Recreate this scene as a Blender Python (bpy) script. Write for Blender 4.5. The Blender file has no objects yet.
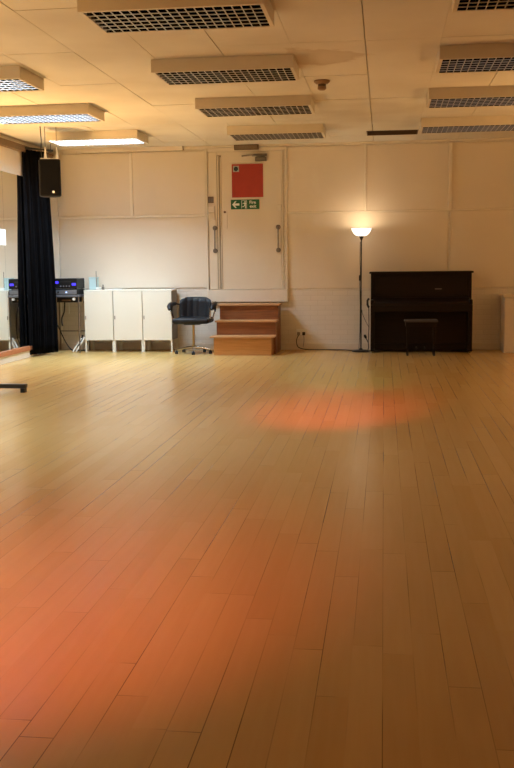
import bpy, bmesh, math, random
from mathutils import Vector, Matrix
random.seed(7)
C = bpy.context.scene.collection
PI = math.pi

# ------------------------------------------------------------ materials
def new_mat(name):
    m = bpy.data.materials.new(name); m.use_nodes = True
    nt = m.node_tree
    return m, nt, nt.nodes['Principled BSDF']

def sval(b, col=None, rough=None, metal=None, spec=None):
    if col is not None: b.inputs['Base Color'].default_value = (*col, 1)
    if rough is not None: b.inputs['Roughness'].default_value = rough
    if metal is not None: b.inputs['Metallic'].default_value = metal
    if spec is not None: b.inputs['Specular IOR Level'].default_value = spec

def mat(name, col, rough=.5, metal=0, var=.06, scale=6, spec=.5, bump=0.0, bscale=60):
    """plain material with gentle procedural unevenness"""
    m, nt, b = new_mat(name); sval(b, col, rough, metal, spec)
    N = nt.nodes; L = nt.links
    tc = N.new('ShaderNodeTexCoord'); no = N.new('ShaderNodeTexNoise')
    no.inputs['Scale'].default_value = scale; no.inputs['Detail'].default_value = 4
    L.new(tc.outputs['Object'], no.inputs['Vector'])
    r = N.new('ShaderNodeValToRGB')
    r.color_ramp.elements[0].position = .3; r.color_ramp.elements[1].position = .7
    r.color_ramp.elements[0].color = (*[max(0, c*(1-var)) for c in col], 1)
    r.color_ramp.elements[1].color = (*[min(1, c*(1+var)) for c in col], 1)
    L.new(no.outputs['Fac'], r.inputs['Fac']); L.new(r.outputs['Color'], b.inputs['Base Color'])
    if bump:
        n2 = N.new('ShaderNodeTexNoise'); n2.inputs['Scale'].default_value = bscale
        L.new(tc.outputs['Object'], n2.inputs['Vector'])
        bp = N.new('ShaderNodeBump'); bp.inputs['Strength'].default_value = bump
        bp.inputs['Distance'].default_value = .01
        L.new(n2.outputs['Fac'], bp.inputs['Height']); L.new(bp.outputs['Normal'], b.inputs['Normal'])
    return m

def emis(name, col, strength, base=(.02, .02, .02)):
    m, nt, b = new_mat(name); sval(b, base, .4)
    b.inputs['Emission Color'].default_value = (*col, 1)
    b.inputs['Emission Strength'].default_value = strength
    return m

def math_node(nt, op, a=None, b=None, c=None):
    n = nt.nodes.new('ShaderNodeMath'); n.operation = op
    for i, v in enumerate((a, b, c)):
        if v is None: continue
        if isinstance(v, (int, float)): n.inputs[i].default_value = v
        else: nt.links.new(v, n.inputs[i])
    return n.outputs[0]

def floor_material():
    m, nt, b = new_mat('varnished_plank_floor'); N = nt.nodes; L = nt.links
    tc = N.new('ShaderNodeTexCoord'); sp = N.new('ShaderNodeSeparateXYZ')
    L.new(tc.outputs['Object'], sp.inputs[0])
    W, LEN = .1, 1.15
    xs = math_node(nt, 'DIVIDE', sp.outputs['X'], W)
    row = math_node(nt, 'FLOOR', xs); fx = math_node(nt, 'FRACT', xs)
    wn = N.new('ShaderNodeTexWhiteNoise'); wn.noise_dimensions = '1D'; L.new(row, wn.inputs['W'])
    ys = math_node(nt, 'ADD', math_node(nt, 'DIVIDE', sp.outputs['Y'], LEN), math_node(nt, 'MULTIPLY', wn.outputs['Value'], 7.3))
    idx = math_node(nt, 'FLOOR', ys); fy = math_node(nt, 'FRACT', ys)
    cmb = N.new('ShaderNodeCombineXYZ'); L.new(row, cmb.inputs[0]); L.new(idx, cmb.inputs[1])
    w2 = N.new('ShaderNodeTexWhiteNoise'); w2.noise_dimensions = '2D'; L.new(cmb.outputs[0], w2.inputs['Vector'])
    # grain
    mp = N.new('ShaderNodeMapping'); mp.inputs['Scale'].default_value = (40, 2.2, 1)
    L.new(tc.outputs['Object'], mp.inputs[0])
    off = N.new('ShaderNodeVectorMath'); off.operation = 'ADD'; L.new(mp.outputs[0], off.inputs[0]); L.new(w2.outputs['Color'], off.inputs[1])
    gr = N.new('ShaderNodeTexNoise'); gr.inputs['Scale'].default_value = 1; gr.inputs['Detail'].default_value = 6
    L.new(off.outputs[0], gr.inputs['Vector'])
    r = N.new('ShaderNodeValToRGB'); e = r.color_ramp.elements
    e[0].position = 0; e[0].color = (.50, .30, .095, 1)
    e[1].position = 1; e[1].color = (.61, .41, .155, 1)
    mixv = math_node(nt, 'ADD', math_node(nt, 'MULTIPLY', w2.outputs['Value'], .45), math_node(nt, 'MULTIPLY', gr.outputs['Fac'], .5))
    L.new(mixv, r.inputs['Fac'])
    # gaps: thin dark joints, only open in places
    big = N.new('ShaderNodeTexNoise'); big.inputs['Scale'].default_value = .9; big.inputs['Detail'].default_value = 3
    mpb = N.new('ShaderNodeMapping'); mpb.inputs['Scale'].default_value = (6, .8, 1)
    L.new(tc.outputs['Object'], mpb.inputs[0]); L.new(mpb.outputs[0], big.inputs['Vector'])
    op = N.new('ShaderNodeMapRange'); op.inputs['From Min'].default_value = .42; op.inputs['From Max'].default_value = .62
    op.inputs['To Min'].default_value = .03; op.inputs['To Max'].default_value = .85
    L.new(big.outputs['Fac'], op.inputs['Value'])
    gx = math_node(nt, 'LESS_THAN', fx, .032)
    gy = math_node(nt, 'LESS_THAN', fy, .0042)
    gap = math_node(nt, 'MULTIPLY', math_node(nt, 'MAXIMUM', gx, math_node(nt, 'MULTIPLY', gy, .8)), op.outputs[0])
    mx = N.new('ShaderNodeMix'); mx.data_type = 'RGBA'
    L.new(gap, mx.inputs['Factor']); L.new(r.outputs['Color'], mx.inputs['A']); mx.inputs['B'].default_value = (.07, .03, .012, 1)
    # wear: broad dulled marks
    wr = N.new('ShaderNodeTexNoise'); wr.inputs['Scale'].default_value = 1.3; wr.inputs['Detail'].default_value = 7; wr.inputs['Roughness'].default_value = .65
    L.new(tc.outputs['Object'], wr.inputs['Vector'])
    rr = N.new('ShaderNodeMapRange'); rr.inputs['From Min'].default_value = .35; rr.inputs['From Max'].default_value = .7
    rr.inputs['To Min'].default_value = .27; rr.inputs['To Max'].default_value = .40
    L.new(wr.outputs['Fac'], rr.inputs['Value']); b.inputs['Roughness'].default_value = .23
    # curtain's shadow streak painted into the floor colour as a darker strip
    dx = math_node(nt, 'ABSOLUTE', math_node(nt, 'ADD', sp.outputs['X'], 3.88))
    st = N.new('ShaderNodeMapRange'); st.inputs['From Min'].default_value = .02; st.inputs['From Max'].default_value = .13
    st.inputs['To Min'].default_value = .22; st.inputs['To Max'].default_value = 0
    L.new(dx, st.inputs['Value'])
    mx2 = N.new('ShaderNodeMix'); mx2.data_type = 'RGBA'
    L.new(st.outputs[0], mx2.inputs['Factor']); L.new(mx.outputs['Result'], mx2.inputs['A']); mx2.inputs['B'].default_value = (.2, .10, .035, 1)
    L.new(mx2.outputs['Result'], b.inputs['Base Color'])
    bp = N.new('ShaderNodeBump'); bp.inputs['Strength'].default_value = .25; bp.inputs['Distance'].default_value = .002
    h = math_node(nt, 'SUBTRACT', math_node(nt, 'MULTIPLY', gr.outputs['Fac'], .25), gap)
    L.new(h, bp.inputs['Height']); L.new(bp.outputs['Normal'], b.inputs['Normal'])
    b.inputs['Specular IOR Level'].default_value = .5
    return m

def ceiling_material():
    m, nt, b = new_mat('painted_ceiling_board'); N = nt.nodes; L = nt.links
    tc = N.new('ShaderNodeTexCoord')
    no = N.new('ShaderNodeTexNoise'); no.inputs['Scale'].default_value = .8; no.inputs['Detail'].default_value = 6
    L.new(tc.outputs['Object'], no.inputs['Vector'])
    r = N.new('ShaderNodeValToRGB'); e = r.color_ramp.elements
    e[0].position = .3; e[0].color = (.60, .55, .46, 1); e[1].position = .62; e[1].color = (.72, .68, .59, 1)
    L.new(no.outputs['Fac'], r.inputs['Fac'])
    # old water stain with a tide line
    vm = N.new('ShaderNodeVectorMath'); vm.operation = 'DISTANCE'; L.new(tc.outputs['Object'], vm.inputs[0]); vm.inputs[1].default_value = (-.55, 8.9, 3.09)
    n2 = N.new('ShaderNodeTexNoise'); n2.inputs['Scale'].default_value = 3; n2.inputs['Detail'].default_value = 5
    L.new(tc.outputs['Object'], n2.inputs['Vector'])
    d = math_node(nt, 'ADD', vm.outputs['Value'], math_node(nt, 'MULTIPLY', n2.outputs['Fac'], 1.1))
    r2 = N.new('ShaderNodeValToRGB'); q = r2.color_ramp.elements
    q[0].position = .35; q[0].color = (.22, .22, .22, 1)
    q[1].position = .95; q[1].color = (0, 0, 0, 1)
    a = q.new(.80); a.color = (.30, .30, .30, 1); a = q.new(.86); a.color = (.42, .42, .42, 1)
    L.new(d, r2.inputs['Fac'])
    mx = N.new('ShaderNodeMix'); mx.data_type = 'RGBA'
    L.new(r2.outputs['Color'], mx.inputs['Factor']); L.new(r.outputs['Color'], mx.inputs['A']); mx.inputs['B'].default_value = (.40, .27, .13, 1)
    vm2 = N.new('ShaderNodeVectorMath'); vm2.operation = 'DISTANCE'; L.new(tc.outputs['Object'], vm2.inputs[0]); vm2.inputs[1].default_value = (-.5, 12.0, 3.09)
    d2 = math_node(nt, 'ADD', vm2.outputs['Value'], math_node(nt, 'MULTIPLY', n2.outputs['Fac'], 1.6))
    mr = N.new('ShaderNodeMapRange'); mr.inputs['From Min'].default_value = .7; mr.inputs['From Max'].default_value = 1.9
    mr.inputs['To Min'].default_value = .4; mr.inputs['To Max'].default_value = 0
    L.new(d2, mr.inputs['Value'])
    mx3 = N.new('ShaderNodeMix'); mx3.data_type = 'RGBA'
    L.new(mr.outputs[0], mx3.inputs['Factor']); L.new(mx.outputs['Result'], mx3.inputs['A']); mx3.inputs['B'].default_value = (.36, .27, .16, 1)
    L.new(mx3.outputs['Result'], b.inputs['Base Color']); b.inputs['Roughness'].default_value = .75
    return m

def brick_material():
    m, nt, b = new_mat('white_painted_brick'); N = nt.nodes; L = nt.links
    tc = N.new('ShaderNodeTexCoord'); sp = N.new('ShaderNodeSeparateXYZ'); L.new(tc.outputs['Object'], sp.inputs[0])
    cb = N.new('ShaderNodeCombineXYZ'); L.new(math_node(nt, 'ADD', sp.outputs['X'], sp.outputs['Y']), cb.inputs[0]); L.new(sp.outputs['Z'], cb.inputs[1])
    br = N.new('ShaderNodeTexBrick'); L.new(cb.outputs[0], br.inputs['Vector'])
    br.inputs['Scale'].default_value = 1; br.inputs['Brick Width'].default_value = .225; br.inputs['Row Height'].default_value = .075
    br.inputs['Mortar Size'].default_value = .006; br.inputs['Mortar Smooth'].default_value = .6
    br.inputs['Color1'].default_value = (.77, .71, .62, 1); br.inputs['Color2'].default_value = (.74, .68, .59, 1); br.inputs['Mortar'].default_value = (.69, .63, .54, 1)
    L.new(br.outputs['Color'], b.inputs['Base Color'])
    bp = N.new('ShaderNodeBump'); bp.inputs['Strength'].default_value = .35; bp.inputs['Distance'].default_value = .004; bp.invert = True
    L.new(br.outputs['Fac'], bp.inputs['Height']); L.new(bp.outputs['Normal'], b.inputs['Normal'])
    b.inputs['Roughness'].default_value = .6
    return m

def wood_mat(name, c0, c1, axis='X', rough=.45):
    m, nt, b = new_mat(name); N = nt.nodes; L = nt.links
    tc = N.new('ShaderNodeTexCoord'); mp = N.new('ShaderNodeMapping')
    mp.inputs['Scale'].default_value = (1.5, 25, 25) if axis == 'X' else (25, 25, 1.5)
    L.new(tc.outputs['Object'], mp.inputs[0])
    no = N.new('ShaderNodeTexNoise'); no.inputs['Scale'].default_value = 2; no.inputs['Detail'].default_value = 6; no.inputs['Distortion'].default_value = .4
    L.new(mp.outputs[0], no.inputs['Vector'])
    r = N.new('ShaderNodeValToRGB'); e = r.color_ramp.elements
    e[0].position = .3; e[0].color = (*c0, 1); e[1].position = .7; e[1].color = (*c1, 1)
    L.new(no.outputs['Fac'], r.inputs['Fac']); L.new(r.outputs['Color'], b.inputs['Base Color'])
    b.inputs['Roughness'].default_value = rough
    return m

M = {}
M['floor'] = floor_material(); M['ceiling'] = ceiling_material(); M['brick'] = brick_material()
M['panel'] = mat('painted_wall_board', (.74, .655, .53), .6, var=.03, scale=1.2)
M['paint'] = mat('old_cream_paint', (.72, .645, .53), .5, var=.04, scale=3)
M['strip'] = mat('highlit_cover_strip_paint', (.82, .75, .63), .45, var=.03)  # the cover strips' highlights put into a lighter paint colour
M['door'] = mat('cream_door_paint', (.72, .64, .51), .45, var=.03, scale=2)
M['groove'] = mat('dusty_joint', (.36, .29, .2), .8)
M['fixture'] = mat('cream_enamel', (.66, .60, .49), .45, var=.03)
M['reflector'] = mat('fitting_inside', (.55, .55, .56), .35, var=.02, metal=.6)
M['louvre'] = mat('aluminium_louvre_dark_reflections', (.13, .135, .155), .12, 1, var=.02)  # dark, bluish reflections on the blades put into the metal colour
M['louvre_edge'] = mat('louvre_lower_edge', (.62, .62, .62), .4, .6, var=.02)
M['tube_off'] = mat('unlit_tube_glass', (.75, .78, .80), .2, var=.01)
M['tube_on'] = emis('lit_tube', (.82, .88, 1), 6, (.8, .8, .8))
M['brown_strip'] = wood_mat('dark_brown_strip', (.13, .075, .035), (.2, .12, .06))
M['mirror'] = mat('mirror_silver', (.86, .88, .86), .02, 1, var=0)
M['plinth'] = wood_mat('reddish_wood_ledge', (.33, .11, .04), (.45, .17, .07))
M['curtain'] = mat('black_curtain_cloth', (.004, .004, .005), .95, var=.3, spec=.05, bump=.2, bscale=200)
M['black_plastic'] = mat('black_plastic', (.008, .008, .009), .5, spec=.3)
M['black_grille'] = mat('black_perforated_grille', (.004, .004, .005), .8, spec=.1, bump=.4, bscale=400)
M['black_metal'] = mat('black_metal', (.012, .011, .011), .35)
M['leather'] = mat('black_leatherette', (.006, .007, .010), .55, spec=.3, bump=.15, bscale=150)
M['chrome'] = mat('chrome', (.78, .77, .74), .15, 1, var=.02)
M['steel'] = mat('satin_steel', (.22, .19, .16), .4, .8, var=.04)
M['white_metal'] = mat('white_enamelled_metal', (.72, .70, .61), .4, var=.02, scale=2)
M['grey_side'] = mat('grey_cabinet_back', (.30, .27, .23), .6)
M['white_plastic'] = mat('white_plastic', (.82, .82, .8), .35, var=.02)
M['grey_panel'] = mat('grey_metal_fascia', (.22, .24, .28), .35, .5)
M['blue_led'] = emis('blue_display', (.05, .03, 1), 2.2)
M['white_led'] = emis('pale_blue_led', (.35, .55, 1), 3)
M['teal'] = mat('pale_teal_plastic', (.48, .66, .68), .25, var=.03)
M['red'] = mat('red_board', (.36, .028, .012), .5, var=.08)
M['green'] = mat('sign_green', (.01, .115, .045), .45, var=.05)
M['sign_white'] = mat('sign_white', (.8, .85, .8), .5, var=.02)
M['sticker'] = mat('grey_sticker', (.42, .46, .42), .5, var=.05)
M['dark_ink'] = mat('dark_ink', (.015, .02, .018), .5)
M['brown_plate'] = mat('brown_switch', (.16, .085, .04), .5)
M['step_wood'] = wood_mat('step_veneer', (.17, .055, .016), (.27, .095, .03))
M['step_top'] = wood_mat('step_tread_veneer', (.42, .22, .09), (.52, .29, .13))
M['step_light'] = wood_mat('pale_step_veneer', (.42, .2, .06), (.54, .28, .1))
M['piano'] = wood_mat('dark_piano_lacquer', (.008, .004, .0025), (.014, .007, .004), rough=.45)
M['piano'].node_tree.nodes['Principled BSDF'].inputs['Specular IOR Level'].default_value = .2
M['stool_top'] = mat('worn_grey_stool_pad', (.06, .05, .045), .5)
M['brass'] = mat('aged_brass', (.5, .36, .14), .35, 1)
M['ivory'] = mat('felt_strip', (.2, .03, .02), .8)
M['shade'] = emis('glowing_frosted_glass', (1, .90, .74), 2.0, (.8, .75, .65))
M['cable'] = mat('black_cable', (.012, .012, .012), .5)
M['grey_cable'] = mat('grey_cable', (.25, .23, .21), .5)
M['paper'] = mat('white_paper', (.85, .85, .86), .7, var=.01)
M['detector'] = mat('brown_tinted_detector', (.25, .15, .07), .45)
M['vent'] = mat('dark_brown_vent', (.10, .055, .025), .6)
M['cream_cab'] = mat('cream_painted_cupboard', (.66, .57, .46), .5, var=.04)
M['outer'] = mat('rough_plaster', (.5, .45, .38), .8)

# ------------------------------------------------------------ mesh helpers
def new_bm(): return bmesh.new()

def box(bm, x0, x1, y0, y1, z0, z1, bev=0, seg=2, rot=None):
    r = bmesh.ops.create_cube(bm, size=1)
    vs = r['verts']
    S = Vector((x1-x0, y1-y0, z1-z0)); c = Vector(((x0+x1)/2, (y0+y1)/2, (z0+z1)/2))
    for v in vs: v.co = Vector((v.co.x*S.x, v.co.y*S.y, v.co.z*S.z))
    if bev:
        es = list({e for v in vs for e in v.link_edges})
        g = bmesh.ops.bevel(bm, geom=es, offset=bev, segments=seg, affect='EDGES', profile=.5)
        vs = list({v for f in g['faces'] for v in f.verts} | {v for v in vs if v.is_valid})
    for v in vs:
        if rot: v.co = rot @ v.co
        v.co += c
    return vs

def tube(bm, pts, r, n=8, caps=True, radii=None):
    pts = [Vector(p) for p in pts]; rings = []
    prev = None
    for i, p in enumerate(pts):
        if i == 0: t = pts[1]-p
        elif i == len(pts)-1: t = p-pts[i-1]
        else: t = (pts[i+1]-p).normalized()+(p-pts[i-1]).normalized()
        t.normalize()
        if prev is None:
            u = t.orthogonal().normalized()
        else:
            u = (prev-t*prev.dot(t)).normalized()
        prev = u; w = t.cross(u)
        rr = radii[i] if radii else r
        rings.append([bm.verts.new(p+(u*math.cos(2*PI*k/n)+w*math.sin(2*PI*k/n))*rr) for k in range(n)])
    for a, b in zip(rings, rings[1:]):
        for k in range(n): bm.faces.new((a[k], a[(k+1) % n], b[(k+1) % n], b[k]))
    if caps:
        bm.faces.new(rings[0][::-1]); bm.faces.new(rings[-1])

def lathe(bm, prof, c=(0, 0, 0), n=32, axis='Z', close=False):
    c = Vector(c); rings = []
    for r, h in prof:
        ring = []
        for k in range(n):
            a = 2*PI*k/n
            if axis == 'Z': v = Vector((r*math.cos(a), r*math.sin(a), h))
            elif axis == 'Y': v = Vector((r*math.cos(a), h, r*math.sin(a)))
            else: v = Vector((h, r*math.cos(a), r*math.sin(a)))
            ring.append(bm.verts.new(c+v))
        rings.append(ring)
    for a, b in zip(rings, rings[1:]):
        for k in range(n): bm.faces.new((a[k], a[(k+1) % n], b[(k+1) % n], b[k]))
    if close:
        for k in range(n): bm.faces.new((rings[-1][k], rings[-1][(k+1) % n], rings[0][(k+1) % n], rings[0][k]))
    else:
        bm.faces.new(rings[0][::-1]); bm.faces.new(rings[-1])

def prism(bm, poly, y0, y1):
    """poly of (x,z) extruded from y0 to y1"""
    a = [bm.verts.new((x, y0, z)) for x, z in poly]; b = [bm.verts.new((x, y1, z)) for x, z in poly]
    bm.faces.new(a); bm.faces.new(b[::-1])
    n = len(poly)
    for k in range(n): bm.faces.new((a[k], b[k], b[(k+1) % n], a[(k+1) % n]))

def obj(name, bm, m, parent=None, smooth=False, loc=None):
    bmesh.ops.recalc_face_normals(bm, faces=bm.faces)
    me = bpy.data.meshes.new(name); bm.to_mesh(me); bm.free()
    me.materials.append(M[m] if isinstance(m, str) else m)
    if smooth:
        for p in me.polygons: p.use_smooth = True
        try: me.set_sharp_from_angle(angle=math.radians(40))
        except Exception: pass
    o = bpy.data.objects.new(name, me); C.objects.link(o)
    if parent: o.parent = parent
    if loc: o.location = loc
    return o

def B(name, m, parent, *boxes, bev=0, smooth=False):
    bm = new_bm()
    for b_ in boxes: box(bm, *b_, bev=bev)
    return obj(name, bm, m, parent, smooth)

def thing(name, label, cat, loc=(0, 0, 0), rz=0, group=None):
    o = bpy.data.objects.new(name, None); o.empty_display_size = .1; C.objects.link(o)
    o.location = loc; o.rotation_euler = (0, 0, rz)
    return tag(o, label, cat, group)

def tag(o, label, cat, group=None):
    o['label'] = label; o['category'] = cat
    if group: o['group'] = group
    return o

def struct(o): o['kind'] = 'structure'; return o

def dup(root, loc, label=None):
    r = root.copy(); C.objects.link(r); r.location = loc
    if label: r['label'] = label
    for ch in list(root.children):
        c = ch.copy(); C.objects.link(c); c.parent = r
        for g in ch.children:
            d = g.copy(); C.objects.link(d); d.parent = c
    return r

# ------------------------------------------------------------ room shell
XL, XR, YB, YF, ZC = -5.135, 4.2, 14.95, -3.0, 3.09
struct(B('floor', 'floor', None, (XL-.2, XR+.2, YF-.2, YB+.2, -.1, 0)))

# ceiling: backing slab and lay-in boards with thin joints, one recess left open for the vent
bm = new_bm()
VX0, VX1, VY0, VY1 = -.25, .46, 13.80, 14.22
xl = [XL-.1]+[-5.04+.61*k for k in range(1, 15)]+[XR+.1]
yl = [YF-.1, -1.6, -.1, 1.3, 2.7, 4.1, 5.5, 6.9, 8.27, 9.72, 11.1, 12.6, 13.75, 14.25, YB+.1]
for i in range(len(xl)-1):
    for j in range(len(yl)-1):
        dz = random.uniform(-.001, .003); g = .003
        ga, gb = (.0035 if i % 2 == 0 else .001), (.0035 if i % 2 else .001)
        x0, x1, y0, y1 = xl[i]+ga, xl[i+1]-gb, yl[j]+g, yl[j+1]-g
        if j == 12 and x0 < VX0 < x1: x1 = VX0
        elif j == 12 and x0 < VX1 < x1: x0 = VX1
        elif j == 12 and VX0 < x0 and x1 < VX1: continue
        vs = box(bm, x0, x1, y0, y1, ZC+dz, ZC+.03)
        for v in vs:
            if v.co.z < ZC+.02: v.co.z += random.uniform(-.0015, .0015)
box(bm, XL-.2, XR+.2, YF-.2, YB+.2, ZC+.16, ZC+.26)
struct(obj('ceiling', bm, 'ceiling'))

struct(B('wall_back', 'brick', None, (XL-.2, XR+.2, YB, YB+.2, 0, 3.3)))
struct(B('wall_right', 'paint', None, (XR, XR+.2, YF, YB, 0, 3.3)))
struct(B('wall_front', 'paint', None, (XL-.2, XR+.2, YF-.2, YF, 0, 3.3)))
struct(B('wall_left', 'paint', None, (XL-.2, XL, YF, YB, 0, 3.3)))
# skirting along the back wall
struct(B('baseboard_back', 'paint', None, (XL, -2.55, YB-.018, YB, 0, .10), (-1.5, XR, YB-.018, YB, 0, .10), bev=.004))
# dark brown strip high on the left wall
struct(B('trim_1', 'brown_strip', None, (XL, XL+.06, 3, YB-.02, 2.93, 3.02)))
# wall boards of the back wall (upper and middle rows)
def board(n, x0, x1, z0, z1, t=.022, m='panel'):
    bm = new_bm(); box(bm, x0, x1, YB-t, YB, z0, z1, bev=.004)
    return struct(obj('trim_%d' % n, bm, m))
n = 2
for x0, x1 in [(-5.02, -3.87), (-3.83, -2.70)]:
    board(n, x0, x1, 2.075, 3.02); n += 1
board(n, -5.02, -2.70, .955, 2.035, .012); n += 1
for x0, x1 in [(-1.45, -.295), (-.265, .935), (.985, 2.3), (2.33, XR)]:
    board(n, x0, x1, 2.085, 3.04, .018); n += 1
board(n, -1.45, .94, .93, 2.06, .010); n += 1
board(n, .97, XR, .93, 2.06, .010); n += 1
# vertical cover strips between boards
struct(B('trim_%d' % n, 'strip', None, (-3.87, -3.83, YB-.045, YB, 2.04, 3.02), (-.295, -.265, YB-.042, YB, 2.06, 3.06),
         (.935, .985, YB-.05, YB, 2.06, 3.04), (XL, -5.03, YB-.04, YB, .1, 3.0), bev=.003)); n += 1
struct(B('trim_%d' % n, 'strip', None, (-5.03, -2.70, YB-.036, YB, 2.038, 2.072), bev=.004)); n += 1
struct(B('trim_%d' % n, 'strip', None, (-1.45, XR, YB-.026, YB, 2.062, 2.083), bev=.004)); n += 1
# boxed cornice on the left half, thin cornice on the right
struct(B('trim_%d' % n, 'paint', None, (-4.6, -3.02, YB-.12, YB, 3.03, ZC), bev=.005)); n += 1
struct(B('trim_%d' % n, 'paint', None, (-3.02, XR, YB-.05, YB, 3.06, ZC), bev=.004)); n += 1
# skirting on the left wall with reddish wood ledge above it (carries the mirrors)
struct(B('baseboard_left', 'paint', None, (XL, XL+.03, 11.6, YB-.02, 0, .10), bev=.004))
struct(B('trim_%d' % n, 'plinth', None, (XL, XL+.045, 11.6, YB-.03, .10, .165), bev=.004)); n += 1

# white ledge under the raised doorway
struct(B('trim_%d' % n, 'paint', None, (-2.69, -1.45, YB-.07, YB, .735, .925), bev=.006)); n += 1
# door frame posts
struct(B('trim_%d' % n, 'paint', None, (-2.695, -2.665, YB-.045, YB, .925, 3.05), (-1.475, -1.448, YB-.045, YB, .925, 3.05),
         (-2.665, -1.475, YB-.03, YB, 3.0, 3.055), (-1.535, -1.512, YB-.022, YB, .925, 3.0), bev=.004)); n += 1

# ------------------------------------------------------------ raised double door
door = struct(bpy.data.objects.new('door_1', None)); C.objects.link(door); door.location = (-2.07, YB, .93)
def L_(x0, x1, y0, y1, z0, z1): return (x0+2.07, x1+2.07, y0-YB, y1-YB, z0-.93, z1-.93)
B('narrow_leaf', 'door', door, L_(-2.655, -2.525, YB-.02, YB-.001, .935, 2.995), bev=.003)
B('main_leaf', 'door', door, L_(-2.455, -1.54, YB-.012, YB-.001, .935, 2.995), bev=.003)
B('meeting_strip', 'door', door, L_(-2.512, -2.492, YB-.034, YB-.001, .935, 2.94), L_(-2.472, -2.456, YB-.028, YB-.001, .935, 2.92), bev=.003)
B('joint_line', 'groove', door, L_(-2.525, -2.456, YB-.006, YB-.001, .935, 2.95))
for xh in (-2.56, -1.59):
    bm = new_bm(); X = xh+2.07
    tube(bm, [(X, -.035, 1.518-.93), (X, -.06, 1.56-.93), (X, -.06, 1.82-.93), (X, -.035, 1.862-.93)], .009, 10)
    h = obj('pull_handle', bm, 'steel', door, True); h['label'] = 'dull steel pull handle'
    for z in (1.518, 1.862):
        bm = new_bm(); lathe(bm, [(.036, -.021), (.036, -.031), (.028, -.038)], (X, 0, z-.93), 20, 'Y'); obj('handle_rose', bm, 'steel', h, True)
bm = new_bm()
def W(x, y, z): return (x+2.07, y-YB, z-.93)
box(bm, *L_(-1.93, -1.76, YB-.065, YB-.012, 2.845, 2.905), bev=.006)
cl = obj('closer_body', bm, 'steel', door); cl['label'] = 'dark grey door closer'
bm = new_bm()
tube(bm, [W(-1.78, YB-.05, 2.912), W(-1.95, YB-.10, 2.935), W(-2.13, YB-.04, 2.925)], .012, 8)
box(bm, *L_(-1.98, -1.75, YB-.05, YB-.03, 2.918, 2.955), bev=.003)
obj('closer_arm', bm, 'steel', cl)
B('lock_plate', 'paint', door, L_(-2.43, -2.37, YB-.02, YB-.01, 1.85, 2.11), bev=.002)
bm = new_bm(); lathe(bm, [(.018, -.02), (.018, -.03)], W(-2.405, YB, 2.10), 12, 'Y'); obj('keyhole_cover', bm, 'brown_plate', door)
B('hinge_pad', 'paint', door, L_(-1.60, -1.54, YB-.03, YB-.012, 2.10, 2.20), bev=.006)

# things fixed on and around the door
t = thing('switch', 'small brown twin switch on frame left of raised door', 'switch', (-2.615, YB-.02, 2.29))
B('back_plate', 'brown_plate', t, (-.045, .04, -.014, 0, -.05, .045), bev=.003)
B('rocker', 'steel', t, (-.034, -.006, -.022, -.014, -.035, .03), bev=.003)
B('rocker', 'steel', t, (.004, .032, -.022, -.014, -.035, .03), bev=.003)
t = thing('junction_box', 'cream painted double box mounted below small brown switch', 'box', (-2.61, YB-.02, 1.99))
B('upper_box', 'paint', t, (-.05, .05, -.035, 0, .105, .20), bev=.004)
B('lower_box', 'paint', t, (-.05, .05, -.035, 0, -.005, .10), bev=.004)
B('seam', 'groove', t, (-.045, .045, -.02, 0, .10, .106))

t = thing('red_board', 'plain square red board fixed high on cream door', 'board', (-2.055, YB-.014, 2.56))
B('panel', 'red', t, (-.235, .24, -.012, 0, -.245, .25), bev=.002)
st = B('sticker', 'sticker', t, (-.215, -.125, -.0145, -.012, .135, .225)); st['label'] = 'small square pale sticker with dark octagonal mark'
bm = new_bm(); prism(bm, [(-.17+.034*math.cos(PI/8+k*PI/4), .18+.036*math.sin(PI/8+k*PI/4)) for k in range(8)], -.0165, -.0145); obj('octagon', bm, 'dark_ink', st)

t = thing('fire_exit_sign', 'green fire exit sign with white arrow below red board', 'sign', (-2.095, YB-.014, 2.21))
B('panel', 'green', t, (-.215, .22, -.01, 0, -.072, .072), bev=.002)
bm = new_bm(); prism(bm, [(-.195, 0), (-.15, .05), (-.125, .05), (-.155, .016), (-.085, .016), (-.085, -.016), (-.155, -.016), (-.125, -.05), (-.15, -.05)], -.013, -.01)
obj('arrow', bm, 'sign_white', t)
B('doorway_symbol', 'sign_white', t, (-.052, -.046, -.013, -.01, -.06, .06), (-.046, .03, -.013, -.01, .055, .06), (.024, .03, -.013, -.01, -.06, .06), (.0, .024, -.013, -.01, -.06, -.054))
bm = new_bm()
lathe(bm, [(.011, -.013), (.011, -.01)], (.004, 0, .038), 12, 'Y')
for poly in ([(-.014, .024), (.010, .028), (.014, -.006), (-.004, -.008)], [(-.004, -.004), (-.022, -.028), (-.040, -.03), (-.040, -.039), (-.017, -.037), (.008, -.008)],
             [(.002, -.006), (.014, -.008), (.012, -.055), (.002, -.055)], [(-.012, .024), (-.034, .016), (-.034, .006), (-.010, .014)], [(.008, .026), (.022, .008), (.017, .002), (.006, .012)]):
    prism(bm, poly, -.0132, -.01)
obj('running_figure', bm, 'sign_white', t)
def text(s, size, loc, parent, m, name='lettering'):
    cu = bpy.data.curves.new(name, 'FONT'); cu.body = s; cu.size = size; cu.extrude = .0015; cu.offset = .0012; cu.align_x = 'LEFT'
    tmp = bpy.data.objects.new(name, cu); C.objects.link(tmp)
    dg = bpy.context.evaluated_depsgraph_get(); dg.update()
    me = bpy.data.meshes.new_from_object(tmp.evaluated_get(dg)); bpy.data.objects.remove(tmp)
    me.transform(Matrix.Rotation(PI/2, 4, 'X')); me.materials.clear(); me.materials.append(M[m])
    o = bpy.data.objects.new(name, me); C.objects.link(o); o.parent = parent; o.location = loc
    return o
text('Fire', .066, (.068, -.0115, .008), t, 'sign_white'); text('exit', .066, (.072, -.0115, -.050), t, 'sign_white')

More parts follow.
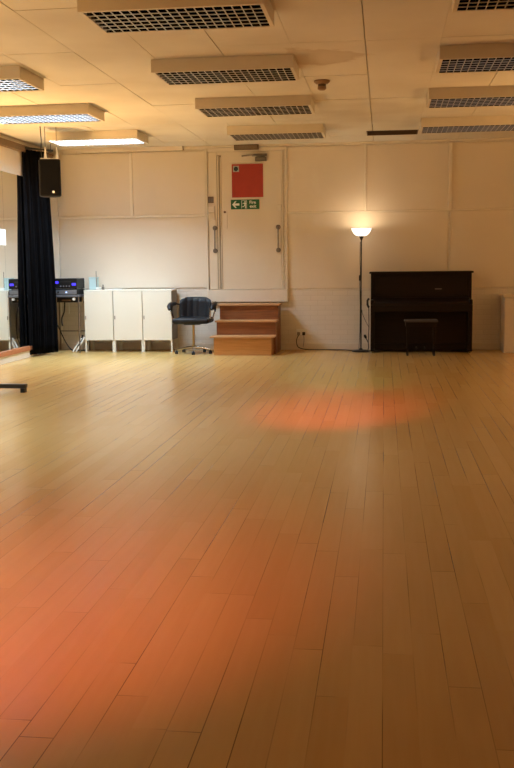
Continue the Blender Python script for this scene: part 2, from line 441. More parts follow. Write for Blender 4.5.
# ------------------------------------------------------------ wooden steps
t = thing('step_unit', 'wooden three-tread steps leading up to the raised door', 'steps', (-2.0, YB-.07, 0))
def S_(x0, x1, y0, y1, z0, z1): return (x0+2.0, x1+2.0, y0-YB+.07, y1-YB+.07, z0, z1)
B('carcass', 'step_wood', t, S_(-2.44, -1.56, 14.53, YB-.07, 0, .695), S_(-2.44, -1.565, 14.23, 14.53, 0, .465), bev=.002)
a = B('riser', 'step_light', t, S_(-2.44, -1.60, 13.96, 14.23, 0, .255), bev=.002); a['label'] = 'pale bottom step box'
B('tread', 'step_top', t, S_(-2.47, -1.535, 14.49, YB-.07, .695, .72), bev=.004)
B('tread', 'step_top', t, S_(-2.46, -1.55, 14.19, 14.53, .465, .49), bev=.004)
B('tread', 'step_top', t, S_(-2.49, -1.555, 13.91, 14.23, .255, .28), bev=.004)

# ------------------------------------------------------------ ceiling fittings
def fitting(label, loc, lit=False):
    t = thing('ceiling_light', label, 'ceiling light', loc, group='louvred ceiling lights')
    Lx, Ly, H = 1.25, .64, .11      # local: x 0..Lx, y 0..Ly, z 0 at ceiling
    f = .028
    bm = new_bm()
    box(bm, 0, Lx, 0, Ly, -.012, 0)
    box(bm, 0, Lx, 0, f, -H, -.012); box(bm, 0, Lx, Ly-f, Ly, -H, -.012)
    box(bm, 0, f, f, Ly-f, -H, -.012); box(bm, Lx-f, Lx, f, Ly-f, -H, -.012)
    obj('housing', bm, 'fixture', t)
    B('reflector', 'reflector', t, (f+.001, Lx-f-.001, f+.001, Ly-f-.001, -.018, -.0125))
    # louvre: wedge blades, broad at top, thin at the bottom edge
    bm = new_bm(); z0, z1, zx = -H+.003, -H+.058, -H+.022
    nx, ny = 19, 6
    for k in range(1, nx):
        x = f+(Lx-2*f)*k/nx
        vs = [(x-.003, zx), (x+.003, zx), (x+.002, z0), (x-.002, z0)]
        prism(bm, vs, f, Ly-f)
    for k in range(0, ny+1):
        y = f+(Ly-2*f)*k/ny; y = min(max(y, f+.008), Ly-f-.008)
        p = [(y-.005, z1), (y+.005, z1), (y+.002, z0), (y-.002, z0)]
        a_ = [bm.verts.new((f, q[0], q[1])) for q in p]; b_ = [bm.verts.new((Lx-f, q[0], q[1])) for q in p]
        bm.faces.new(a_); bm.faces.new(b_[::-1])
        for i in range(4): bm.faces.new((a_[i], b_[i], b_[(i+1) % 4], a_[(i+1) % 4]))
    lv = obj('louvre', bm, 'louvre', t)
    bm = new_bm(); e0, e1 = -H-.001, -H+.004
    for k in range(1, nx):
        x = f+(Lx-2*f)*k/nx; box(bm, x-.0035, x+.0035, f, Ly-f, e0, e1)
    for k in range(1, ny):
        y = f+(Ly-2*f)*k/ny; box(bm, f, Lx-f, y-.006, y+.006, e0, e1)
    obj('louvre_edge', bm, 'louvre_edge', lv)
    for y in (.17, .32, .47):
        bm = new_bm(); lathe(bm, [(.013, f+.005), (.013, Lx-f-.005)], (0, y, -.036), 10, 'X')
        o = obj('tube', bm, 'tube_on' if lit else 'tube_off', t, True)
    return t
lc = fitting('large ceiling light at the top edge, nearest of the middle column', (-2.035, 6.58, ZC))
for y, lab in [(8.68, 'middle-column ceiling light second from the front, beside the smoke detector'),
               (10.72, 'middle-column ceiling light second from the back wall'),
               (12.90, 'middle-column ceiling light nearest the back wall, above the raised door')]:
    dup(lc, (-2.035, y, ZC), lab)
for y, lab in [(6.38, 'right-column ceiling light cut off by the top right corner'),
               (8.57, 'right-column ceiling light second from the front'),
               (10.57, 'right-column ceiling light second from the back wall'),
               (12.68, 'right-column ceiling light nearest the back wall, beside the dark vent')]:
    dup(lc, (.452, y, ZC), lab)
for y, lab in [(8.72, 'left-column ceiling light farthest from the loudspeaker, cut off at left edge'),
               (10.80, 'left-column ceiling light in the middle, between two others')]:
    dup(lc, (-4.5, y, ZC), lab)
dup(lc, (-4.5, 6.62, ZC), 'added louvred ceiling light, unseen beyond the left edge, nearest the viewer')  # unseen fitting added to hold a light for the left floor
fitting('brightly lit ceiling light just beside the hanging loudspeaker', (-4.5, 12.97, ZC), True)

t = thing('ceiling_vent', 'dark brown recessed vent beside farthest right-hand ceiling light', 'vent', ((VX0+VX1)/2, (VY0+VY1)/2, ZC))
hw, hd = (VX1-VX0)/2-.004, (VY1-VY0)/2+.02
bm = new_bm()
box(bm, -hw, hw, -hd, -hd+.012, .0, .08); box(bm, -hw, hw, hd-.012, hd, 0, .08); box(bm, -hw, -hw+.012, -hd, hd, 0, .08); box(bm, hw-.012, hw, -hd, hd, 0, .08); box(bm, -hw, hw, -hd, hd, .08, .09)
obj('vent_box', bm, 'vent', t)
bm = new_bm()
for k in range(7):
    y = -hd+.05+k*(2*hd-.1)/6; box(bm, -hw+.012, hw-.012, y-.014, y+.014, .02, .024, rot=Matrix.Rotation(.6, 3, 'X'))
obj('blades', bm, 'vent', t)
t = thing('ceiling_grille', 'small dark grille at ceiling edge above the raised door', 'vent', (-2.05, YB-.06, 3.06))
B('case', 'vent', t, (-.19, .18, -.04, .008, -.045, .028), bev=.004)
B('slats', 'groove', t, *[(-.175, .165, -.045, -.038, -.034+.014*k, -.028+.014*k) for k in range(4)])

t = thing('smoke_detector', 'brownish round smoke detector on ceiling right of lights', 'smoke detector', (-.615, 9.95, ZC))
bm = new_bm(); lathe(bm, [(.078, 0), (.080, -.012), (.060, -.030), (.044, -.034)]); obj('base', bm, 'detector', t, True)
bm = new_bm(); lathe(bm, [(.040, -.034), (.040, -.056)]); o = obj('smoke_slots', bm, 'vent', t, True)
bm = new_bm(); lathe(bm, [(.042, -.056), (.043, -.080), (.028, -.092), (.004, -.094)]); obj('cap', bm, 'detector', t, True)

# ------------------------------------------------------------ loudspeaker hanging from ceiling
t = thing('loudspeaker', 'black loudspeaker hanging from the ceiling before the curtain', 'loudspeaker', (-4.29, 12.45, 2.20), .38)
prof = [(-.135, -.12), (.135, -.12), (.135, .0), (.08, .13), (-.08, .13), (-.135, .0)]
bm = new_bm()
lo = [bm.verts.new((x, y, 0)) for x, y in prof]; hi = [bm.verts.new((x, y, .47)) for x, y in prof]
bm.faces.new(lo[::-1]); bm.faces.new(hi)
for k in range(6): bm.faces.new((lo[k], lo[(k+1) % 6], hi[(k+1) % 6], hi[k]))
bmesh.ops.bevel(bm, geom=list(bm.edges), offset=.01, segments=2, affect='EDGES')
obj('cabinet', bm, 'black_plastic', t)
B('grille', 'black_grille', t, (-.123, .123, -.128, -.119, .015, .455), bev=.004)
bm = new_bm(); lathe(bm, [(.016, -.133), (.016, -.127)], (.035, 0, .055), 16, 'Y'); o = obj('badge', bm, 'white_plastic', t); o['label'] = 'small round white badge'
B('top_plate', 'white_plastic', t, (-.115, .13, -.11, .08, .47, .482), bev=.003)['label'] = 'pale plate on top'
for dx in (-.045, .10):
    bm = new_bm(); tube(bm, [(dx, 0, .48), (dx, 0, .54), (dx, 0, .63)], .02, 8, radii=[.022, .016, .005]); obj('hanger', bm, 'white_plastic', t, True)
bm = new_bm(); tube(bm, [(-.09, -.02, .48), (-.10, -.02, .60), (-.09, -.02, .70), (-.10, -.02, .889)], .006, 8)
obj('hanging_cable', bm, 'cable', t)
bm = new_bm(); tube(bm, [(.10, 0, .62), (.10, 0, .889)], .004, 6); obj('suspension_rod', bm, 'steel', t)
bm = new_bm(); tube(bm, [(-.045, 0, .62), (-.045, 0, .889)], .004, 6); obj('suspension_rod', bm, 'steel', t)

# ------------------------------------------------------------ mirrors, notice, curtain
for k, (y0, y1) in enumerate([(11.65, 12.925), (12.93, 14.2)]):
    lab = ['tall wall mirror at left edge with white notice on it', 'tall wall mirror beside the black curtain'][k]
    t = thing('wall_mirror', lab, 'mirror', (XL, (y0+y1)/2, .165), group='mirrors on the left wall')
    h = (y1-y0)/2
    B('mirror_glass', 'mirror', t, (.004, .012, -h, h, .0, 2.425))
    B('backing_board', 'groove', t, (.0005, .004, -h, h, .0, 2.425))
B_ = B('mirror_notice', 'paper', None, (XL+.0125, XL+.0145, 12.66, 12.97, 1.60, 1.815)); tag(B_, 'white paper notice stuck on the mirror', 'notice')

# curtain: bunched cloth hanging from the rail
bm = new_bm(); n1, n2 = 120, 24
grid = []
for j in range(n2+1):
    z = .035+(2.965-.035)*j/n2; row = []
    q = j/n2
    for i in range(n1+1):
        u = i/n1
        xr = -4.86-.05*q**1.2+.01*math.sin(q*5); xl_ = -5.112
        x = xl_+(xr-xl_)*u; y = 13.66+.50*u
        f = .032*math.sin(u*2*PI*6.5+.5*math.sin(3*q))+.014*math.sin(u*2*PI*17+q*2)
        f *= min(1, .1+u*5)
        x += f*.86; y -= f*.5
        y += .01*math.cos(u*2*PI*6.5)
        row.append(bm.verts.new((x, y, z)))
    grid.append(row)
for j in range(n2):
    for i in range(n1): bm.faces.new((grid[j][i], grid[j][i+1], grid[j+1][i+1], grid[j+1][i]))
o = obj('curtain', bm, 'curtain', None, True)
so = o.modifiers.new('s', 'SOLIDIFY'); so.thickness = .006
tag(o, 'floor-length black curtain bunched at the left wall', 'curtain')
t = thing('curtain_rail', 'short dark rail carrying the black curtain', 'rail', (-5.07, 13.72, 2.99))
bm = new_bm(); tube(bm, [(-.01, 0, 0), (.25, .44, 0)], .014, 10); obj('pole', bm, 'black_metal', t, True)
bm = new_bm(); tube(bm, [(.23, .405, 0), (.23, .405, .099)], .006, 6); obj('bracket', bm, 'black_metal', t)

# ------------------------------------------------------------ sound desk
t = thing('sound_desk', 'grey sound desk behind the curtain carrying black players', 'desk', (-4.80, 14.62, 0))
B('desk_top', 'grey_panel', t, (-.27, .235, -.26, .30, .845, .875), bev=.004)
for lx in (-.25, .222):
    for ly in (-.23, .27):
        bm = new_bm(); tube(bm, [(lx, ly, .847), (lx, ly, 0)], .011, 8); obj('leg', bm, 'steel', t, True)
bm = new_bm(); tube(bm, [(-.25, .27, .30), (.222, .27, .30)], .008, 8); obj('rear_bar', bm, 'steel', t, True)

def player(label, z, hgt, disp):
    t = thing('sound_player', label, 'audio unit', (-4.80, 14.55, z))
    B('case', 'black_plastic', t, (-.26, .215, -.18, .20, .006, hgt), bev=.006)
    for fx_ in (-.22, .18):
        for fy in (-.13, .15):
            bm = new_bm(); lathe(bm, [(.014, 0), (.014, .007)], (fx_, fy, 0), 10); obj('foot', bm, 'black_plastic', t)
    return t
t = player('black unit with lit blue displays on the sound desk', .965, .16, True)
for x0, x1, zz in ((.135, .195, .055), (-.125, -.075, .085), (-.23, -.165, .055)):
    B('display', 'blue_led', t, (x0, x1, -.186, -.179, zz, zz+.035), bev=.003)['label'] = 'glowing blue display'
for k in range(4):
    bm = new_bm(); lathe(bm, [(.010, -.195), (.012, -.18)], (-.04+.045*k, 0, .045), 12, 'Y'); obj('knob', bm, 'grey_panel', t, True)
B('slot', 'dark_ink', t, (-.05, .12, -.183, -.179, .105, .118))
t = player('low grey-fronted unit beneath the blue-lit unit', .875, .086, False)
B('fascia', 'grey_panel', t, (-.25, .205, -.187, -.179, .012, .078), bev=.002)
B('indicator', 'white_led', t, (.035, .058, -.191, -.186, .035, .052))['label'] = 'small pale blue light'
for k in range(3):
    bm = new_bm(); lathe(bm, [(.011, -.200), (.013, -.186)], (-.20+.06*k, 0, .045), 12, 'Y'); obj('knob', bm, 'black_plastic', t, True)
t = thing('amplifier', 'black box slung beneath the sound desk top', 'audio unit', (-4.76, 14.52, .765))
B('case', 'black_plastic', t, (-.16, .14, -.12, .18, 0, .08), bev=.004)
B('front_slot', 'brown_plate', t, (-.08, .06, -.124, -.119, .022, .04))
bm = new_bm(); lathe(bm, [(.022, -.15), (.022, -.119)], (.115, 0, .05), 14, 'Y'); obj('socket', bm, 'white_plastic', t, True)
# loose cables and pipes
def cable(name, label, pts, r=.006, m='cable', cat='cable', group=None):
    # smooth the polyline with Catmull-Rom
    P = [Vector(p) for p in pts]; Q = [P[0]]+P+[P[-1]]; out = []
    for i in range(1, len(Q)-2):
        for k in range(6):
            s = k/6; a, b_, c, d = Q[i-1], Q[i], Q[i+1], Q[i+2]
            out.append(.5*((2*b_)+(-a+c)*s+(2*a-5*b_+4*c-d)*s*s+(-a+3*b_-3*c+d)*s**3))
    out.append(P[-1])
    bm = new_bm(); tube(bm, out, r, 8); o = obj(name, bm, m, None, True)
    return tag(o, label, cat, group)
cable('desk_cable', 'twisted dark cable dangling below the sound desk, next to curtain', [(-4.83, 14.5, .765), (-4.85, 14.52, .62), (-4.90, 14.55, .52), (-4.89, 14.52, .44), (-4.88, 14.52, .40)], .011)
cable('desk_cable', 'dark cable from desk down to the white cabinet side', [(-4.60, 14.72, .765), (-4.57, 14.75, .66), (-4.55, 14.73, .52), (-4.55, 14.72, .32), (-4.56, 14.75, .15), (-4.62, 14.8, .012)], .007)
cable('desk_cable', 'dark cable looping on floor beneath the sound desk', [(-5.02, 14.7, .40), (-4.95, 14.72, .22), (-4.86, 14.70, .07), (-4.78, 14.68, .012), (-4.66, 14.68, .012), (-4.60, 14.74, .012)], .009)
cable('desk_cable', 'thin pale cable hanging beneath the sound desk', [(-4.80, 14.6, .765), (-4.795, 14.6, .66), (-4.80, 14.6, .58)], .006, 'white_plastic')
for k, lab in enumerate(('white tube leaning under the sound desk, left of its twin', 'white tube leaning under the sound desk, right of its twin')):
    bm = new_bm(); tube(bm, [(-4.70+.05*k, 14.42, .014), (-4.575+.022*k+.03*k, 14.47, .22+.01*k)], .012, 10)
    o = obj('leaning_tube', bm, 'white_plastic', None, True); tag(o, lab, 'tube', 'leaning white tubes')
cable('plug_lead', 'short black plug and lead beside leaning white tubes', [(-4.655, 14.80, .24), (-4.67, 14.79, .20), (-4.70, 14.80, .13), (-4.74, 14.80, .06), (-4.74, 14.8, .012)], .012, 'cable', 'lead')

# ------------------------------------------------------------ white cabinets
def cabinet(label, x):
    t = thing('white_cabinet', label, 'cabinet', (x, 14.5, 0), group='white cabinets along back wall')
    Wd, D = .452, .40
    B('body', 'grey_side', t, (.003, Wd-.003, .012, D, .185, .925), bev=.002)
    B('top', 'white_metal', t, (0, Wd, -.004, D, .925, .945), bev=.003)
    d = B('door', 'white_metal', t, (.004, Wd-.004, -.012, .011, .182, .923), bev=.003)
    B('latch', 'steel', d, (.016, .030, -.018, -.011, .50, .555), bev=.002)
    for lx in (.0, Wd-.026):
        for ly in (-.004, D-.026):
            B('leg', 'white_metal', t, (lx, lx+.024, ly, ly+.024, 0, .185))
    return t
c0 = cabinet('white cabinet at left end, next to the sound desk', -4.525)
dup(c0, (-4.071, 14.5, 0), 'middle one of the three white cabinets')
dup(c0, (-3.617, 14.5, 0), 'white cabinet at right end, next to black chair')

t = thing('storage_case', 'pale teal translucent case on the leftmost white cabinet', 'case', (-4.44, 14.76, .946))
B('case', 'teal', t, (-.06, .06, -.06, .06, 0, .17), bev=.006)
B('lid', 'teal', t, (-.064, .064, -.064, .064, .17, .19), bev=.004)
t = thing('aerial_device', 'small white device with thin upright aerial on cabinet', 'device', (-4.355, 14.70, .946))
B('case', 'white_plastic', t, (-.03, .035, -.03, .03, 0, .038), bev=.004)
bm = new_bm(); tube(bm, [(-.026, 0, .03), (-.028, 0, .285)], .005, 8); obj('aerial', bm, 'steel', t, True)
t = thing('bottle', 'tiny dark bottle beside the device on leftmost cabinet', 'bottle', (-4.272, 14.68, .946))
bm = new_bm(); lathe(bm, [(.016, 0), (.017, .04), (.008, .052), (.008, .065)], n=16); obj('bottle_body', bm, 'steel', t, True)
bm = new_bm(); lathe(bm, [(.009, .065), (.009, .076)], n=16); obj('cap', bm, 'black_plastic', t)
bm = new_bm(); tube(bm, [(-4.24, 14.68, .953), (-3.98, 14.70, .953)], .006, 8); tag(obj('rod', bm, 'white_plastic'), 'thin pale rod lying along the white cabinet tops', 'rod')

# ------------------------------------------------------------ office chair
t = thing('office_chair', 'black padded swivel chair between white cabinets and steps', 'chair', (-2.80, 14.30, 0), 0)
bm = new_bm()
vs = box(bm, -.27, .27, -.26, .24, .45, .535, bev=.035, seg=4)
obj('seat', bm, 'leather', t, True)
# backrest: gently wrapped pad with vertical channels
bm = new_bm(); nu, nv = 48, 16; fr = []; bk = []
for j in range(nv+1):
    v = j/nv; ra = []; rb = []
    for i in range(nu+1):
        u = -1+2*i/nu
        zt = .83-.06*max(0, abs(u)-.55)**1.6*3.0
        zb = .50+.02*u*u
        z = zb+(zt-zb)*v
        half = .245*(1-.05*abs(v-.45))
        x = u*half
        edge = min(1, (1-abs(u))*7)**.5*min(1, (1-v)*6+.05)**.5
        ch = .010*abs(math.cos(u*PI*2.75))
        y = .235-.10*abs(u)**2.2+.05*v
        ra.append(bm.verts.new((x, y-.032*edge-ch*edge, z))); rb.append(bm.verts.new((x, y+.022*edge, z)))
    fr.append(ra); bk.append(rb)
for j in range(nv):
    for i in range(nu):
        bm.faces.new((fr[j][i], fr[j][i+1], fr[j+1][i+1], fr[j+1][i])); bm.faces.new((bk[j][i], bk[j+1][i], bk[j+1][i+1], bk[j][i+1]))
for j in range(nv):
    bm.faces.new((fr[j][0], fr[j+1][0], bk[j+1][0], bk[j][0])); bm.faces.new((fr[j][nu], bk[j][nu], bk[j+1][nu], fr[j+1][nu]))
for i in range(nu):
    bm.faces.new((fr[0][i], bk[0][i], bk[0][i+1], fr[0][i+1])); bm.faces.new((fr[nv][i], fr[nv][i+1], bk[nv][i+1], bk[nv][i]))
obj('backrest', bm, 'leather', t, True)
for s in (-1, 1):
    bm = new_bm()
    tube(bm, [(s*.30, .16, .735), (s*.325, .06, .735), (s*.33, -.06, .725), (s*.325, -.16, .70), (s*.31, -.20, .66)], .03, 12, radii=[.024, .034, .036, .036, .024])
    obj('armrest', bm, 'leather', t, True)
    bm = new_bm()
    pts = [(s*.325, .02, .715), (s*.325, -.02, .62), (s*.30, -.03, .53), (s*.24, -.03, .47)]
    for a, b_ in zip(pts, pts[1:]):
        d = Vector(b_)-Vector(a); c = (Vector(a)+Vector(b_))/2
        R_ = d.to_track_quat('Z', 'Y').to_matrix()
        box(bm, c.x-.018, c.x+.018, c.y-.006, c.y+.006, c.z-d.length/2-.004, c.z+d.length/2+.004, rot=R_)
    if s > 0:
        tube(bm, [(.265, -.02, .68), (.262, -.05, .53), (.24, -.05, .462)], .012, 10)
    a = obj('arm_bracket', bm, 'chrome', t); a['label'] = 'bright chrome arm bracket'
for s in (-1, 1):
    bm = new_bm(); tube(bm, [(s*.29, .13, .735), (s*.235, .20, .72)], .012, 8); obj('arm_joint', bm, 'black_metal', t)
B('seat_plate', 'black_metal', t, (-.12, .12, -.12, .14, .43, .452), bev=.004)
bm = new_bm(); tube(bm, [(0, .10, .44), (0, .27, .46), (0, .285, .60)], .014, 8); obj('back_bar', bm, 'black_metal', t)
bm = new_bm(); lathe(bm, [(.034, .075), (.030, .12), (.018, .125), (.018, .44)], n=20); obj('stem', bm, 'brass', t, True)['label'] = 'brassy chrome stem'
for k in range(5):
    a = -.15+2*PI*k/5
    dx, dy = math.cos(a), math.sin(a)
    bm = new_bm(); tube(bm, [(dx*.01, dy*.01, .095), (dx*.14, dy*.14, .085), (dx*.27, dy*.27, .062)], .015, 10, radii=[.022, .017, .013])
    l = obj('base_arm', bm, 'chrome', t, True)
    bm = new_bm(); X, Y_ = dx*.265, dy*.265
    for q in (-.012, .012):
        lathe(bm, [(.006, q-.008), (.025, q-.007), (.025, q+.007), (.006, q+.008)], (X, Y_, .0253), 16, 'X')
    tube(bm, [(X, Y_, .03), (X, Y_, .066)], .008, 8)
    obj('caster', bm, 'black_plastic', l, True)

# ------------------------------------------------------------ sockets and cords
t = thing('wall_socket', 'white double socket low on wall right of the steps', 'socket', (-1.25, YB, .27))
B('face_plate', 'white_plastic', t, (-.075, .075, -.012, 0, -.045, .045), bev=.003)
B('switch_rocker', 'white_plastic', t, (-.045, -.03, -.017, -.012, .01, .03), (.03, .045, -.017, -.012, .01, .03))
for dx in (-.04, .04):
    p = thing('plug', 'black plug in %s half of the white double socket' % ('left' if dx < 0 else 'right'), 'plug', (-1.25+dx, YB-.012, .25), group='plugs in the wall socket')
    B('plug_body', 'black_plastic' if dx > 0 else 'grey_cable', p, (-.022, .022, -.035, 0, -.028, .022), bev=.005)
cable('power_cord', 'dark power cord looping from socket along skirting to lamp', [(-1.29, YB-.045, .225), (-1.32, YB-.05, .15), (-1.31, YB-.05, .07), (-1.27, YB-.05, .03), (-1.16, YB-.06, .009), (-.9, YB-.09, .008), (-.62, YB-.12, .008), (-.47, 14.74, .008)], .0065)
cable('power_cord', 'thin grey cord looping under the double socket', [(-1.21, YB-.045, .225), (-1.205, YB-.05, .15), (-1.215, YB-.05, .08), (-1.22, YB-.045, .045)], .005, 'grey_cable')

# ------------------------------------------------------------ floor lamp
t = thing('floor_lamp', 'tall thin black uplighter lamp with glowing glass bowl', 'floor lamp', (-.335, 14.62, 0))
bm = new_bm(); lathe(bm, [(.132, 0), (.134, .012), (.12, .022), (.03, .028), (.018, .05)], n=40); obj('base', bm, 'black_metal', t, True)
bm = new_bm(); tube(bm, [(0, 0, .04), (.0, 0, .9)], .011, 10); tube(bm, [(0, 0, .9), (.004, 0, 1.66)], .0095, 10); obj('pole', bm, 'black_metal', t, True)
bm = new_bm(); tube(bm, [(-.012, -.012, 1.62), (-.016, -.012, 1.35), (-.010, -.014, 1.2), (-.017, -.012, 1.0), (-.012, -.014, .7), (-.015, -.012, .3), (-.03, .01, .03)], .0045, 6); obj('lamp_cord', bm, 'cable', t, True)
bm = new_bm(); box(bm, -.030, -.008, -.026, -.004, 1.05, 1.13, bev=.005); obj('switch', bm, 'black_plastic', t)
bm = new_bm(); lathe(bm, [(.012, 1.64), (.02, 1.66), (.034, 1.695), (.036, 1.70)], (.004, 0, 0)); obj('bowl_holder', bm, 'black_metal', t, True)
bm = new_bm()
pr = [(.036, 1.700), (.075, 1.708), (.108, 1.735), (.135, 1.775), (.148, 1.812), (.143, 1.812), (.130, 1.778), (.102, 1.741), (.072, 1.715), (.034, 1.707)]
lathe(bm, pr, (.004, 0, 0), 40, close=True)
bw = obj('lamp_shade', bm, 'shade', t, True); bw['label'] = 'glowing frosted glass bowl'
bm = new_bm(); lathe(bm, [(.012, 1.70), (.02, 1.735), (.024, 1.755), (.012, 1.775), (.002, 1.778)], (.004, 0, 0), 16); obj('bulb', bm, 'shade', t, True)

# hanging plug lead beside the piano
cable('power_cord', 'thin cord sagging from lamp pole toward the piano side', [(-.325, 14.64, .62), (-.31, 14.68, .55), (-.27, 14.72, .45), (-.235, 14.75, .38), (-.22, 14.78, .35)], .0035)
t = thing('piano_plug_lead', 'black plug lead hanging against the left piano side', 'lead', (-.225, 14.50, 0))
bm = new_bm(); tube(bm, [(-.055, 0, .26), (-.045, 0, .235), (-.03, 0, .205)], .02, 10, radii=[.012, .021, .013]); obj('plug', bm, 'black_plastic', t, True)
bm = new_bm(); tube(bm, [(-.03, 0, .205), (.0, 0, .14), (.005, 0, .07), (-.01, 0, .012), (-.05, .02, .006)], .007, 8); obj('lead', bm, 'cable', t, True)
bm = new_bm(); tube(bm, [(.008, 0, .79), (-.012, -.01, .76), (-.012, -.01, .70), (.006, 0, .66)], .016, 10); tube(bm, [(.006, 0, .66), (.01, 0, .40), (.0, 0, .14)], .006, 8); obj('coiled_lead', bm, 'cable', t, True)

# ------------------------------------------------------------ upright piano
t = thing('upright_piano', 'dark upright piano standing against the back wall', 'piano', (.535, 14.90, 0))
x0, x1 = -.725, .725
B('side_panel', 'piano', t, (x0, x0+.04, -.38, 0, .03, 1.15), bev=.004)
B('side_panel', 'piano', t, (x1-.04, x1, -.38, 0, .03, 1.15), bev=.004)
B('back_board', 'piano', t, (x0+.04, x1-.04, -.05, -.002, .06, 1.15))
B('lid', 'piano', t, (x0-.022, x1+.022, -.415, .005, 1.15, 1.178), bev=.006)
bm = new_bm(); box(bm, x0+.04, x1-.04, -.365, -.34, .80, 1.15)
obj('upper_panel', bm, 'piano', t)
bm = new_bm()
for b_ in [(x0+.06, x1-.06, -.374, -.364, 1.095, 1.110), (x0+.06, x1-.06, -.374, -.364, .835, .85), (x0+.06, x0+.075, -.374, -.364, .85, 1.095), (x1-.075, x1-.06, -.374, -.364, .85, 1.095)]:
    box(bm, *b_, bev=.002)
obj('panel_moulding', bm, 'piano', t)
B('maker_plate', 'steel', t, (.20, .30, -.368, -.364, .915, .93))
bm = new_bm()
vsx = [(-.36, .80), (-.40, .795), (-.57, .735), (-.59, .715), (-.59, .70), (-.36, .70)]
a_ = [bm.verts.new((x0+.03, y, z)) for y, z in vsx]; b2 = [bm.verts.new((x1-.03, y, z)) for y, z in vsx]
bm.faces.new(a_); bm.faces.new(b2[::-1])
for k in range(6): bm.faces.new((a_[k], b2[k], b2[(k+1) % 6], a_[(k+1) % 6]))
fb = obj('key_lid', bm, 'piano', t)
B('key_bed', 'piano', t, (x0, x1, -.60, -.04, .60, .70), bev=.006)
for xa in (x0, x1-.05):
    B('key_cheek', 'piano', t, (xa, xa+.05, -.595, -.37, .70, .775), bev=.01)
B('lower_panel', 'piano', t, (x0+.04, x1-.04, -.33, -.31, .12, .60))
B('lower_rail', 'piano', t, (x0+.04, x1-.04, -.36, -.04, .03, .12), bev=.004)
for xa in (x0, x1-.06):
    bm = new_bm(); box(bm, xa, xa+.06, -.585, -.53, .06, .60, bev=.006); obj('leg', bm, 'piano', t)
    B('toe_block', 'piano', t, (xa, xa+.06, -.60, -.38, .03, .062), bev=.004)
    for yy in (-.55, -.06):
        bm = new_bm(); lathe(bm, [(.008, -.014), (.0148, -.012), (.0148, .012), (.008, .014)], (xa+.03, yy, .0152), 14, 'X'); obj('caster', bm, 'brass', t, True)
for dx in (-.06, .06):
    bm = new_bm(); tube(bm, [(dx, -.35, .075), (dx, -.42, .065), (dx, -.46, .062)], .014, 8, radii=[.008, .014, .02]); obj('pedal', bm, 'black_metal', t, True)

t = thing('piano_stool', 'dark low stool tucked in front of the piano', 'stool', (.52, 14.05, 0))
B('seat', 'stool_top', t, (-.235, .235, -.15, .15, .475, .505), bev=.012)
B('apron', 'piano', t, (-.215, .215, -.135, .135, .41, .475), bev=.003)
for sx in (-.2, .17):
    for sy in (-.12, .09):
        B('leg', 'piano', t, (sx, sx+.03, sy, sy+.03, 0, .41), bev=.003)

# ------------------------------------------------------------ cream cupboard at the right edge
t = thing('cream_cupboard', 'cream painted low cupboard at the right edge', 'cupboard', (2.15, 14.40, 0))
B('carcass', 'cream_cab', t, (-.43, .45, .02, .53, .0, .80), bev=.003)
B('worktop', 'cream_cab', t, (-.455, .47, -.02, .53, .80, .83), bev=.004)
for xa, xb, kx in ((-.42, .008, -.03), (.012, .44, .05)):
    d = B('door', 'cream_cab', t, (xa, xb, .0, .019, .06, .785), bev=.003)
    bm = new_bm(); lathe(bm, [(.006, 0), (.008, -.012), (.014, -.02), (.010, -.028)], (kx, .0, .45), 14, 'Y'); obj('knob', bm, 'steel', d, True)

# ------------------------------------------------------------ ballet barre foot at left edge
t = thing('barre_stand', 'black flat stand foot lying on floor at left edge', 'stand', (-4.35, 9.75, 0))
bm = new_bm(); box(bm, -.55, .66, -.03, .03, .045, .09, bev=.006); obj('foot_bar', bm, 'black_metal', t)
for xa in (-.54, .60):
    bm = new_bm(); box(bm, xa, xa+.05, -.032, .032, 0, .046, bev=.006); obj('end_pad', bm, 'black_plastic', t)
bm = new_bm(); tube(bm, [(-.1, 0, .088), (-.1, 0, 1.05)], .02, 12); obj('upright', bm, 'black_metal', t, True)
bm = new_bm(); tube(bm, [(-.1, -1.6, 1.07), (-.1, .06, 1.07)], .021, 12); obj('hand_rail', bm, 'black_metal', t, True)
bm = new_bm(); tube(bm, [(-.1, -1.5, .088), (-.1, -1.5, 1.05)], .02, 12); obj('upright', bm, 'black_metal', t, True)
bm = new_bm(); box(bm, -.55, .30, -1.53, -1.47, .045, .09, bev=.006); obj('foot_bar', bm, 'black_metal', t)
for xa in (-.54, .24):
    bm = new_bm(); box(bm, xa, xa+.05, -1.532, -1.468, 0, .046, bev=.006); obj('end_pad', bm, 'black_plastic', t)

# ------------------------------------------------------------ lights
def light(name, typ, loc, energy, col, **k):
    l = bpy.data.lights.new(name, typ); l.energy = energy; l.color = col
    for a, v in k.items(): setattr(l, a, v)
    o = bpy.data.objects.new(name, l); C.objects.link(o); o.location = loc
    return o
def aim(o, tgt): o.rotation_euler = (Vector(tgt)-o.location).to_track_quat('-Z', 'Y').to_euler()

WARM = (1, .58, .22)
light('lamp_bulb', 'POINT', (-.331, 14.62, 1.80), 5.2, (1, .76, .5), shadow_soft_size=.03)
# added warm fill spots, out of view, pointed up to brighten the ceiling
for x, y, e in ((-4.75, 5.2, 100), (-4.7, 11.3, 128), (3.7, 10.8, 100), (.5, 1.5, 8)):
    l = light('warm_ceiling_fill', 'SPOT', (x, y, .55), e*4, WARM, spot_size=math.radians(150), spot_blend=1, shadow_soft_size=.2)
    l.rotation_euler = (PI, 0, 0)
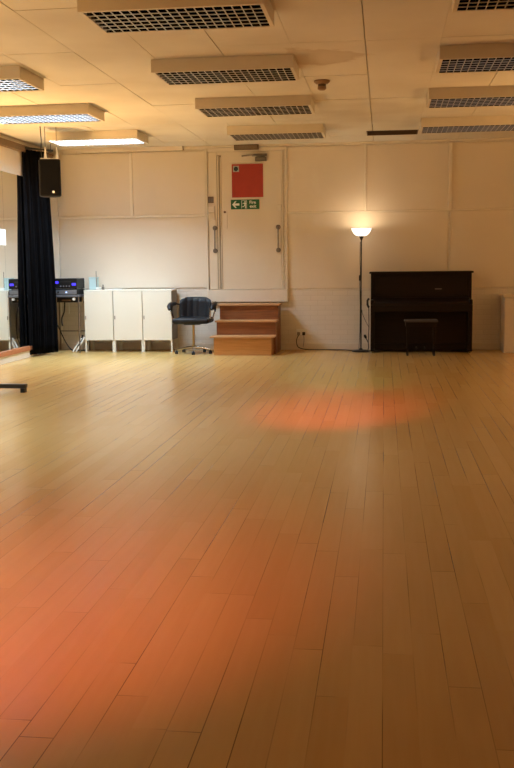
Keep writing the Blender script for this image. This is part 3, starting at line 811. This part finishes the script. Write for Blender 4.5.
# coloured stage spots near the ceiling, pooling red and green on the boards
s1 = light('red_spot', 'SPOT', (-1.6, 1.2, 2.9), 480, (1, .12, .05), spot_size=math.radians(45), spot_blend=1, shadow_soft_size=.05); aim(s1, (-1.45, 3.6, 0))
s2 = light('red_spot_far', 'SPOT', (-1.2, 4.5, 2.95), 1300, (1, .10, .06), spot_size=math.radians(22), spot_blend=1, shadow_soft_size=.05); aim(s2, (-.42, 8.75, 0))
s3 = light('green_spot', 'SPOT', (.5, 6.0, 2.95), 420, (.15, 1, .5), spot_size=math.radians(18), spot_blend=1, shadow_soft_size=.05); aim(s3, (-.5, 11.2, 0))

# the daylight tubes of the lit louvred fittings, with added fill in others; the blades themselves cut the light off at a steep angle
def add_fitting_light(x, y, e):
    l = light('fitting_light', 'AREA', (x+.625, y+.32, ZC-.049), e, (.62, .82, 1), shape='RECTANGLE', size=1.16, size_y=.55)
add_fitting_light(-4.5, 12.97, 300)
add_fitting_light(-4.5, 6.62, 190); add_fitting_light(-4.5, 8.72, 45); add_fitting_light(-4.5, 10.80, 62)  # first one sits in the added fitting beyond the left edge
for y in (8.57, 10.57, 12.68): add_fitting_light(.452, y, 1.5)  # weak fill added in the unlit right-hand fittings for a bluish gleam
wd = bpy.data.worlds.new('World'); bpy.context.scene.world = wd; wd.use_nodes = True
wd.node_tree.nodes['Background'].inputs['Color'].default_value = (0, 0, 0, 1)

# ------------------------------------------------------------ camera
cam = bpy.data.cameras.new('camera'); co = bpy.data.objects.new('camera', cam); C.objects.link(co)
Yv = Vector((127, 120, 980)).normalized()
up = Yv.cross(Vector((1, .011, 0)));  up = up if up.y > 0 else -up; up.normalize()
Xv = Yv.cross(up); Xv = Xv if Xv.x > 0 else -Xv; Xv.normalize()
R = Matrix((Xv, Yv, up))          # rows: world axes in view coordinates (x right, y up, z forward)
right, upc, fwd = R.col[0], R.col[1], R.col[2]
mw = Matrix((( right[0], upc[0], -fwd[0], 0), (right[1], upc[1], -fwd[1], 0), (right[2], upc[2], -fwd[2], 1.29), (0, 0, 0, 1)))
co.matrix_world = mw
cam.sensor_fit = 'VERTICAL'; cam.sensor_height = 36; cam.lens = 980*36/768; cam.clip_start = .05
S = bpy.context.scene; S.camera = co
S.view_settings.view_transform = 'Standard'; S.view_settings.look = 'None'; S.view_settings.gamma = 1
S.view_settings.use_curve_mapping = False; S.view_settings.exposure = 0
S.cycles.max_bounces = 10; S.cycles.diffuse_bounces = 6; S.cycles.sample_clamp_indirect = 8
